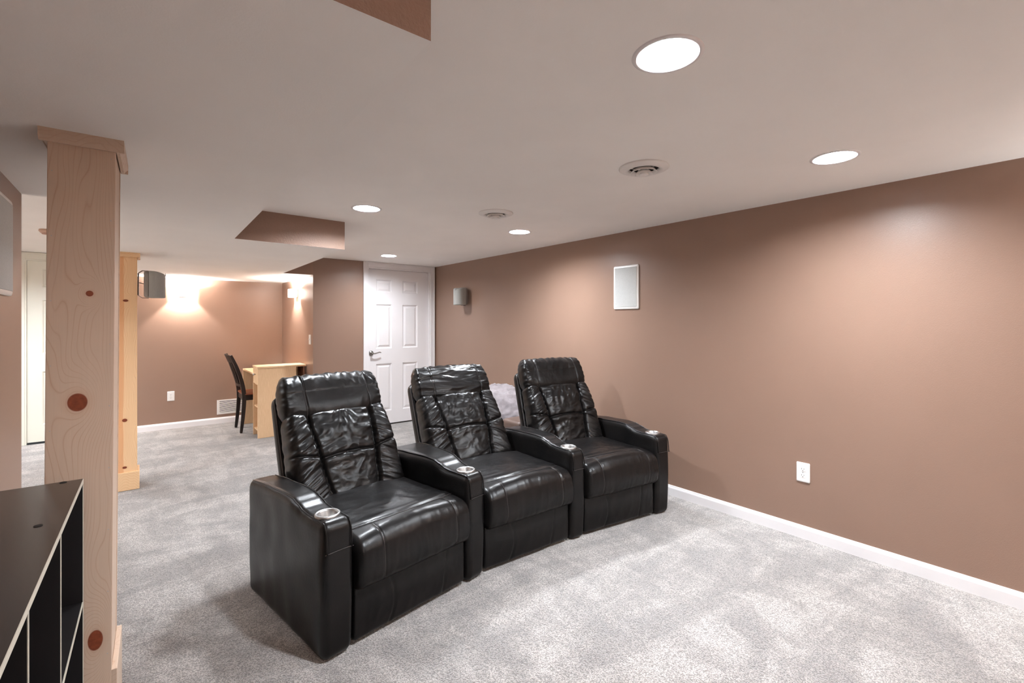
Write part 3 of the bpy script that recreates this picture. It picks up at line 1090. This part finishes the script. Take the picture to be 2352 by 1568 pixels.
def make_arm(parent, fl, fr, bl, br, seed):
    """plan corners: front-left, front-right, back-left, back-right (local x, y)"""
    def side(s):
        u = s / AL
        return (Vector(fl) * (1 - u) + Vector(bl) * u, Vector(fr) * (1 - u) + Vector(br) * u)

    def m(p):
        # p in a box 1 x AL x 0.56
        s = p.y + AL / 2
        zt = top_z(s)
        z = (p.z + 0.28) / 0.56
        a, b = side(s)
        wx = (p.x + 0.06) / 0.12
        q = a * (1 - wx) + b * wx
        puff = 0.0
        zz = 0.004 + z * (zt - 0.004)
        # soft swelling of the front and sides
        bul = 0.004 * sin(pi * min(1, max(0, z)))
        q = Vector((q.x + (wx - 0.5) * 2 * bul, q.y))
        nn = noise.noise(Vector((q.x * 9 + seed, q.y * 9, zz * 7))) * 0.003
        fr_ = -0.010 * sin(pi * z) * exp(-s / 0.03)
        return Vector((q.x + nn * (wx - 0.5) * 2, q.y + fr_ + nn, zz))
    vs, fs = round_box((0.12, AL, 0.56), (0.026, 0.035, 0.040), (20, 90, 48), m)
    a, b = side(0.088)
    cc = (a + b) * 0.5
    cr_ = min(0.046, (b - a).length * 0.40) - 0.001
    top = top_z(0.088) - 0.03
    vs = [Vector(q) for q in vs]
    inn = [q.z > top and (Vector((q.x, q.y)) - cc).length < cr_ for q in vs]
    fs = [f for f in fs if not all(inn[i] for i in f)]
    for i in set(k for f in fs for k in f):
        if inn[i]:
            d2 = Vector((vs[i].x, vs[i].y)) - cc
            d2 = d2.normalized() * cr_
            vs[i] = Vector((cc.x + d2.x, cc.y + d2.y, vs[i].z))
    arm = mesh_obj('arm', vs, fs, M_LEATHER, parent, smooth=True)
    # piping along both top edges, down the front
    for wside in (0.10, 0.90):
        pts = []
        for k in range(40):
            s = AL - 0.03 - k / 39 * (AL - 0.05)
            a, b = side(s)
            q = a * (1 - wside) + b * wside
            pts.append((q.x, q.y, top_z(s) + (-0.0035)))
        a, b = side(0.0)
        q = a * (1 - wside) + b * wside
        for (ds, z) in ((0.014, 0.545), (0.004, 0.530), (-0.003, 0.510), (-0.008, 0.47), (-0.0105, 0.435)):
            pts.append((q.x, q.y + ds, z))
        MB().tube(pts, 0.0030, 8).build('piping', M_LEATHER, arm, smooth=True)
    a, b = side(0.0)
    pts = [(a.x * (1 - u) + b.x * u, a.y * (1 - u) + b.y * u - 0.0098, 0.436 + 0.003 * sin(u * 3)) for u in (0.04, 0.2, 0.4, 0.6, 0.8, 0.96)]
    MB().tube(pts, 0.0018, 6).build('front_seam', M_PIPING, arm, smooth=True)
    # cup holder
    a, b = side(0.088)
    c = (a + b) * 0.5
    zt = top_z(0.088)
    r = min(0.046, (b - a).length * 0.40)
    cup = MB().lathe([(r + 0.0045, -0.006), (r + 0.0050, 0.0015), (r + 0.001, 0.0050), (r - 0.004, 0.0045), (r - 0.0065, 0.0005), (r - 0.0085, -0.002),
                      (r - 0.0095, -0.050), (r - 0.014, -0.058), (0.001, -0.060)], (c.x, c.y, zt + 0.003), 48, cap=False)
    cup.build('cup_holder', M_STEEL, arm, smooth=True)
    return arm


SW = 0.632      # seat width


def make_recliner(label, loc, rz, seed, lean=24.0):
    t = thing('recliner', label, 'recliner', loc, rz, 'black leather home theatre recliners in the curved row')
    hw = SW / 2
    # body under the seat
    bb = MB().box(-hw + 0.015, hw - 0.015, 0.05, 0.70, 0.012, 0.30).build('base', M_LEATHER, t)
    bevel(bb, 0.01, 2)

    # seat cushion
    def seat(p):
        xn = p.x / (hw)
        yn = p.y / 0.30
        z = p.z
        q = Vector(p)
        top = max(0.0, z / 0.11)
        q.z += 0.028 * max(0, 1 - xn * xn) * top * (1 - 0.3 * yn)
        # the front drops and bulges
        fr = max(0.0, -yn - 0.55) / 0.45
        q.y -= 0.026 * exp(-((z + 0.01) / 0.09) ** 2) * (1 - 0.35 * xn * xn) * max(0.0, min(1.0, (-yn - 0.35) / 0.5))
        q.z -= 0.010 * fr * fr * max(0.0, min(1.0, 0.5 + z / 0.1))
        # arched seam over the top
        sy = -0.62 - 0.22 * (1 - xn * xn) + 0.10
        if z > 0.02:
            q.z -= 0.0055 * exp(-((yn - sy) / 0.022) ** 2)
            q.z += 0.004 * exp(-((yn - sy - 0.09) / 0.08) ** 2)
        # two seams running down the front
        for sx in (-0.62, 0.66):
            g = exp(-((xn - sx) / 0.014) ** 2)
            q.y += 0.0055 * g * max(0, min(1, (sy - yn) * 12))
            q.z -= 0.003 * g * max(0, min(1, (sy - yn) * 12)) * max(0, min(1, z * 20))
        cre = fold(p, 9, 16, 6, seed)
        q.z += 0.0032 * max(0, cre) * max(0, min(1, (z - 0.01) / 0.06)) * (0.4 + 0.6 * exp(-((yn + 0.35) / 0.4) ** 2))
        q.y -= 0.0030 * max(0, fold(p, 20, 4, 5, seed + 3)) * max(0.0, min(1.0, (-yn - 0.55) / 0.3))
        q.x += 0.004 * noise.noise(Vector((p.y * 12, p.z * 14, seed)))
        return q + Vector((0, 0.262, 0.338))
    vs, fs = round_box((SW - 0.002, 0.60, 0.215), (0.030, 0.060, 0.050), (96, 84, 34), seat)
    sc = mesh_obj('seat_cushion', vs, fs, M_LEATHER, t, smooth=True)
    # stitched seams laid on the leather
    pts = []
    for k in range(33):
        xn = -0.95 + 1.90 * k / 32
        sy = -0.62 - 0.22 * (1 - xn * xn) + 0.10
        pts.append(seat(Vector((xn * hw, sy * 0.30, 0.1075))) + Vector((0, 0, 0.0015)))
    MB().tube(pts, 0.0023, 6).build('seam', M_PIPING, sc, smooth=True)
    for sx in (-0.62, 0.66):
        pts = []
        sy = (-0.62 - 0.22 * (1 - sx * sx) + 0.10) * 0.30
        for k in range(4):
            pts.append(seat(Vector((sx * hw, sy + (-0.24 - sy) * k / 3, 0.1075))))
        for k in range(1, 7):
            a_ = pi / 2 * (1 - k / 6)
            pts.append(seat(Vector((sx * hw, -0.24 - 0.06 * cos(a_), 0.0575 + 0.05 * sin(a_)))))
        for k in range(1, 12):
            pts.append(seat(Vector((sx * hw, -0.30, 0.0575 - 0.012 * k))))
        MB().tube([p + Vector((0, -0.0006, 0.0006)) for p in pts], 0.0019, 6).build('seam', M_PIPING, sc, smooth=True)

    # footrest panel
    def foot(p):
        xn = p.x / hw
        zn = p.z / 0.115
        q = Vector(p)
        if p.y < 0:
            q.y -= 0.010 * (1 - zn * zn) * (1 - xn ** 4)
            for sx in (-0.30 - 0.10 * zn * zn - 0.06, 0.56 + 0.05 * zn):
                q.y += 0.0055 * exp(-((xn - sx) / 0.013) ** 2)
            q.y -= 0.003 * max(0, fold(p, 10, 4, 6, seed + 9))
        return q + Vector((0, 0.030, 0.134))
    vs, fs = round_box((SW - 0.014, 0.055, 0.232), (0.012, 0.018, 0.018), (90, 8, 34), foot)
    mesh_obj('footrest', vs, fs, M_LEATHER, t, smooth=True)

    # reclined back: local frame (a across, b up along the back, c forward)
    th = radians(lean)
    org = Vector((-0.022 if lean > 26 else 0, 0.615 if lean < 26 else 0.650, 0.385))
    up = Vector((0, sin(th), cos(th)))
    fw = Vector((0, -cos(th), sin(th)))

    def place(a, b, c):
        return org + Vector((a, 0, 0)) + up * b + fw * c
    BHW = 0.302

    def back(p):
        a, c, b = p.x, -p.y, (p.z + 0.25) * 0.94          # b 0..0.47
        xn = a / BHW
        bn = max(0.0, min(1.0, b / 0.45))
        g = 0.42 * (1 - bn) + 0.63 * bn
        ax = abs(xn)
        wid = 1.04 - 0.065 * bn + 0.015 * sin(pi * min(1, bn))
        if c > 0:
            if ax < g:
                bul = 0.030 * sqrt(max(0, 1 - (ax / g) ** 2)) ** 0.7
            else:
                mid = (1 + g) / 2
                hwid = (1 - g) / 2 + 0.03
                bul = 0.030 * sqrt(max(0, 1 - ((ax - mid) / hwid) ** 2)) ** 0.8
            groove = 0.020 * exp(-((ax - g) / 0.030) ** 2)
            # cross seam
            sb = 0.222 + (0.010 * (1 - (xn / g) ** 2) if ax < g else 0.012 + 0.05 * (ax - g))
            seam = 0.011 * exp(-((b - sb) / 0.006) ** 2) - 0.005 * exp(-((abs(b - sb) - 0.026) / 0.020) ** 2)
            # the stuffing sags below the head roll
            sag = 0.018 * exp(-((b - 0.43) / 0.05) ** 2)
            if ax < g:
                rad = sqrt((a * 1.6) ** 2 + (0.47 - b) ** 2)
                ang = atan2(a, 0.50 - b)
                rays = (0.5 + 0.5 * sin(ang * 15 + 9 * noise.noise(Vector((a * 7, b * 5, seed))))) * exp(-((b - 0.38) / 0.07) ** 2) * 0.0050
                cr = fold(Vector((a + b * 0.6, 0, b - a * 0.4)), 10, 1, 17, seed) * 0.0055 + rays
            else:
                s_ = 1 if a > 0 else -1
                cr = fold(Vector((a * 0.6, 0, b + s_ * a * 0.55)), 7, 1, 30, seed + 2 * s_) * 0.0075
            c2 = c + bul - groove - seam - sag + max(-0.003, cr)
        else:
            c2 = c
        e = 0.005 * noise.noise(Vector((b * 26, seed, xn)))
        a2 = a * wid + (e if a > 0 else -e)
        return place(a2, b * 1.064 - 0.02, c2 + 0.045)
    vs, fs = round_box((2 * BHW, 0.125, 0.50), (0.040, 0.055, 0.040), (120, 12, 120), back)
    mesh_obj('back_cushion', vs, fs, M_LEATHER, t, smooth=True)

    # head roll
    def head(p):
        a, c, b = p.x, -p.y, p.z
        xn = a / (BHW + 0.004)
        bn = b / 0.125
        q = Vector(p)
        # drooping lower edge, slightly arched top
        b2 = b - (0.034 * (1 - xn * xn) - 0.016) * max(0, -bn) + 0.008 * (1 - xn * xn) * max(0, bn)
        c2 = c
        for sx in (-0.60, 0.68):
            dsx = sx * (1 + 0.03 * bn)
            c2 -= 0.0080 * exp(-((xn - dsx) / 0.013) ** 2) * (1 if c > -0.02 else 0)
            b2 -= 0.0045 * exp(-((xn - dsx) / 0.013) ** 2) * max(0, bn)
        amt = 0.006 if seed != 21 else 0.009
        cr = fold(Vector((a, c * 0.4, b)), 14 if seed != 21 else 5, 9, 10 if seed != 21 else 24, seed + 5)
        edge = exp(-((ax_ := (1 - abs(xn))) / 0.14) ** 2)
        gath = (0.5 + 0.5 * sin(b * 150 + 4 * noise.noise(Vector((a * 20, b * 10, seed))))) * edge * 0.006
        topw = max(0, bn - 0.45) * (0.5 + 0.5 * sin(a * 95 + 5 * noise.noise(Vector((a * 8, seed, b * 14))))) * 0.010
        c2 += max(-0.002, cr) * amt * (1.0 if seed == 21 or bn > 0.2 else 0.35) - gath
        b2 -= topw
        c2 += 0.012 * (1 - xn * xn) * max(0, min(1, 0.3 - bn)) * (1 if c > 0 else 0)
        wid = 0.965 - 0.015 * bn - 0.025 * max(0, bn) ** 2
        return place(a * wid, b2 + 0.568, c2 + 0.046)
    vs, fs = round_box((2 * (BHW + 0.004), 0.128, 0.262), (0.030, 0.060, 0.100), (130, 36, 60), head)
    ho_ = mesh_obj('headrest', vs, fs, M_LEATHER, t, smooth=True)
    for sx in (-0.60, 0.68):
        pts = []
        for k in range(9):
            a_ = pi / 2 * (1.25 - 1.25 * k / 8)
            pts.append(head(Vector((sx * (BHW + 0.004), -0.004 - 0.060 * cos(a_), 0.031 + 0.100 * sin(a_)))))
        for k in range(1, 6):
            pts.append(head(Vector((sx * (BHW + 0.004), -0.064, 0.031 - 0.0124 * k))))
        for k in range(1, 8):
            a_ = -pi / 2 * k / 8
            pts.append(head(Vector((sx * (BHW + 0.004), -0.004 - 0.060 * cos(a_), -0.031 + 0.100 * sin(a_)))))
        MB().tube([p + fw * 0.0006 for p in pts], 0.0019, 6).build('seam', M_PIPING, ho_, smooth=True)

    # rear shell
    def shell(p):
        a, c, b = p.x, -p.y, p.z + 0.33
        wid = 1.0 - 0.09 * (b / 0.66)
        return place(a * wid, b - 0.04, c - 0.052 - 0.010 * sin(pi * b / 0.66))
    vs, fs = round_box((2 * BHW + 0.030, 0.070, 0.660), (0.030, 0.030, 0.050), (24, 8, 30), shell)
    sh = mesh_obj('back_shell', vs, fs, M_LEATHER, t, smooth=True)
    for sx in (-1, 1):
        pts = [place(sx * (BHW + 0.010) * (1 - 0.085 * (b / 0.62)), b, -0.020) for b in [0.02 + 0.58 * k / 20 for k in range(21)]]
        MB().tube(pts, 0.004, 8).build('piping', M_PIPING, sh, smooth=True)
    return t


def to_local(pt, loc, rz):
    dx, dy = pt[0] - loc[0], pt[1] - loc[1]
    return (dx * cos(rz) + dy * sin(rz), -dx * sin(rz) + dy * cos(rz))


ch = [((1.000, 1.977), radians(9.6), 3), ((1.755, 2.043), radians(-1.9), 21), ((2.496, 1.978), radians(-7.8), 40)]


def world(i, x, y):
    (lx, ly), rz, _ = ch[i]
    return (lx + x * cos(rz) - y * sin(rz), ly + x * sin(rz) + y * cos(rz))


labels = ['black leather recliner nearest the camera, left end of the row',
          'middle black leather recliner with heavily creased headrest',
          'right black leather recliner nearest the long brown wall']
recs = []
for i, ((lx, ly), rz, seed) in enumerate(ch):
    recs.append(make_recliner(labels[i], (lx, ly, 0), rz, seed, (24.0, 28.5, 22.5)[i]))
hwS = SW / 2
gp = 0.003
# left arm of the first
make_arm(recs[0], (-hwS - gp - 0.130, -0.014), (-hwS - gp, -0.014), (-hwS - gp - 0.132, AL + 0.030), (-hwS - gp, AL + 0.030), 1)
for i in range(3):
    (lx, ly), rz, _ = ch[i]
    fl, bl = (hwS + gp, -0.012), (hwS + gp, AL + 0.02)
    if i < 2:
        nf, nb = world(i + 1, -hwS - gp, -0.012), world(i + 1, -hwS - gp, AL + 0.02)
        fr, br = to_local(nf, (lx, ly), rz), to_local(nb, (lx, ly), rz)
    else:
        fr, br = (hwS + gp + 0.126, -0.014), (hwS + gp + 0.126, AL + 0.02)
    make_arm(recs[i], fl, fr, bl, br, 5 + i)

# ---------------------------------------------------------------- bean bag and ottoman behind the row
def bag(p):
    d = p.normalized()
    f = noise.noise(Vector((d.x * 2.2, d.y * 2.2, d.z * 3.1))) * 0.05
    cr = max(-0.4, fold(d, 3.6, 3.6, 5.5, 8)) * 0.050 + max(0, fold(d, 9, 9, 13, 4)) * 0.012
    q = Vector((d.x * 0.40, d.y * 0.40, d.z * 0.36))
    if q.z < -0.20:
        q.z = -0.20 + (q.z + 0.20) * 0.15
    q.z += 0.20 * 1
    r = 1 + f + cr
    zz = q.z
    q = Vector((q.x * r, q.y * r, zz * (1 + f * 0.8 + cr)))
    q.z = q.z * 1.19
    lean_ = q.z * 0.12
    fl = -0.030 * exp(-((q.z - 0.40 - 0.10 * noise.noise(Vector((d.x * 3, d.y * 3, 1)))) / 0.035) ** 2)
    q.x *= 1 + fl
    q.y *= 1 + fl
    q.x += lean_
    q.z = max(q.z + 0.022, 0.004)
    return q


bmm = bmesh.new()
bmesh.ops.create_icosphere(bmm, subdivisions=6, radius=1.0)
vs = [bag(v.co) for v in bmm.verts]
fs = [[v.index for v in f.verts] for f in bmm.faces]
bmm.free()
SU = NT('grey_suede')
SU.base(SU.ramp(SU.noise(SU.coord(), 7, 4, 0.6), [(0.35, srgb(112, 104, 106)), (0.65, srgb(144, 135, 137))]), 0.8, 0.2)
SU.b.inputs['Sheen Weight'].default_value = 0.4
SU.bump(SU.noise(SU.coord(), 12, 4, 0.6), 0.5, 0.01)
t = thing('bean_bag', 'crumpled grey suede bean bag behind the recliners by the wall', 'bean bag', (2.76, 3.78, 0))
o = mesh_obj('cover', vs, fs, SU.m, t, smooth=True)
MB().tube([(-0.40 * cos(a) + 0.02, -0.40 * sin(a), 0.14 + 0.2 * sin(a * 2) ** 2) for a in [0.2 + k * 0.05 for k in range(16)]], 0.004, 6).build('seam', SU.m, t, smooth=True)

t = thing('ottoman', 'small brown leather ottoman mostly hidden behind the right recliner', 'ottoman', (2.63, 3.16, 0))
vs, fs = round_box((0.28, 0.24, 0.14), (0.03, 0.03, 0.03), (16, 14, 10), lambda p: p + Vector((0, 0, 0.435)))
mesh_obj('cushion', vs, fs, M_BROWNL, t, smooth=True)
vs, fs = round_box((0.27, 0.23, 0.36), (0.015, 0.015, 0.01), (10, 10, 10), lambda p: p + Vector((0, 0, 0.184)))
mesh_obj('base', vs, fs, M_BROWNL, t, smooth=True)
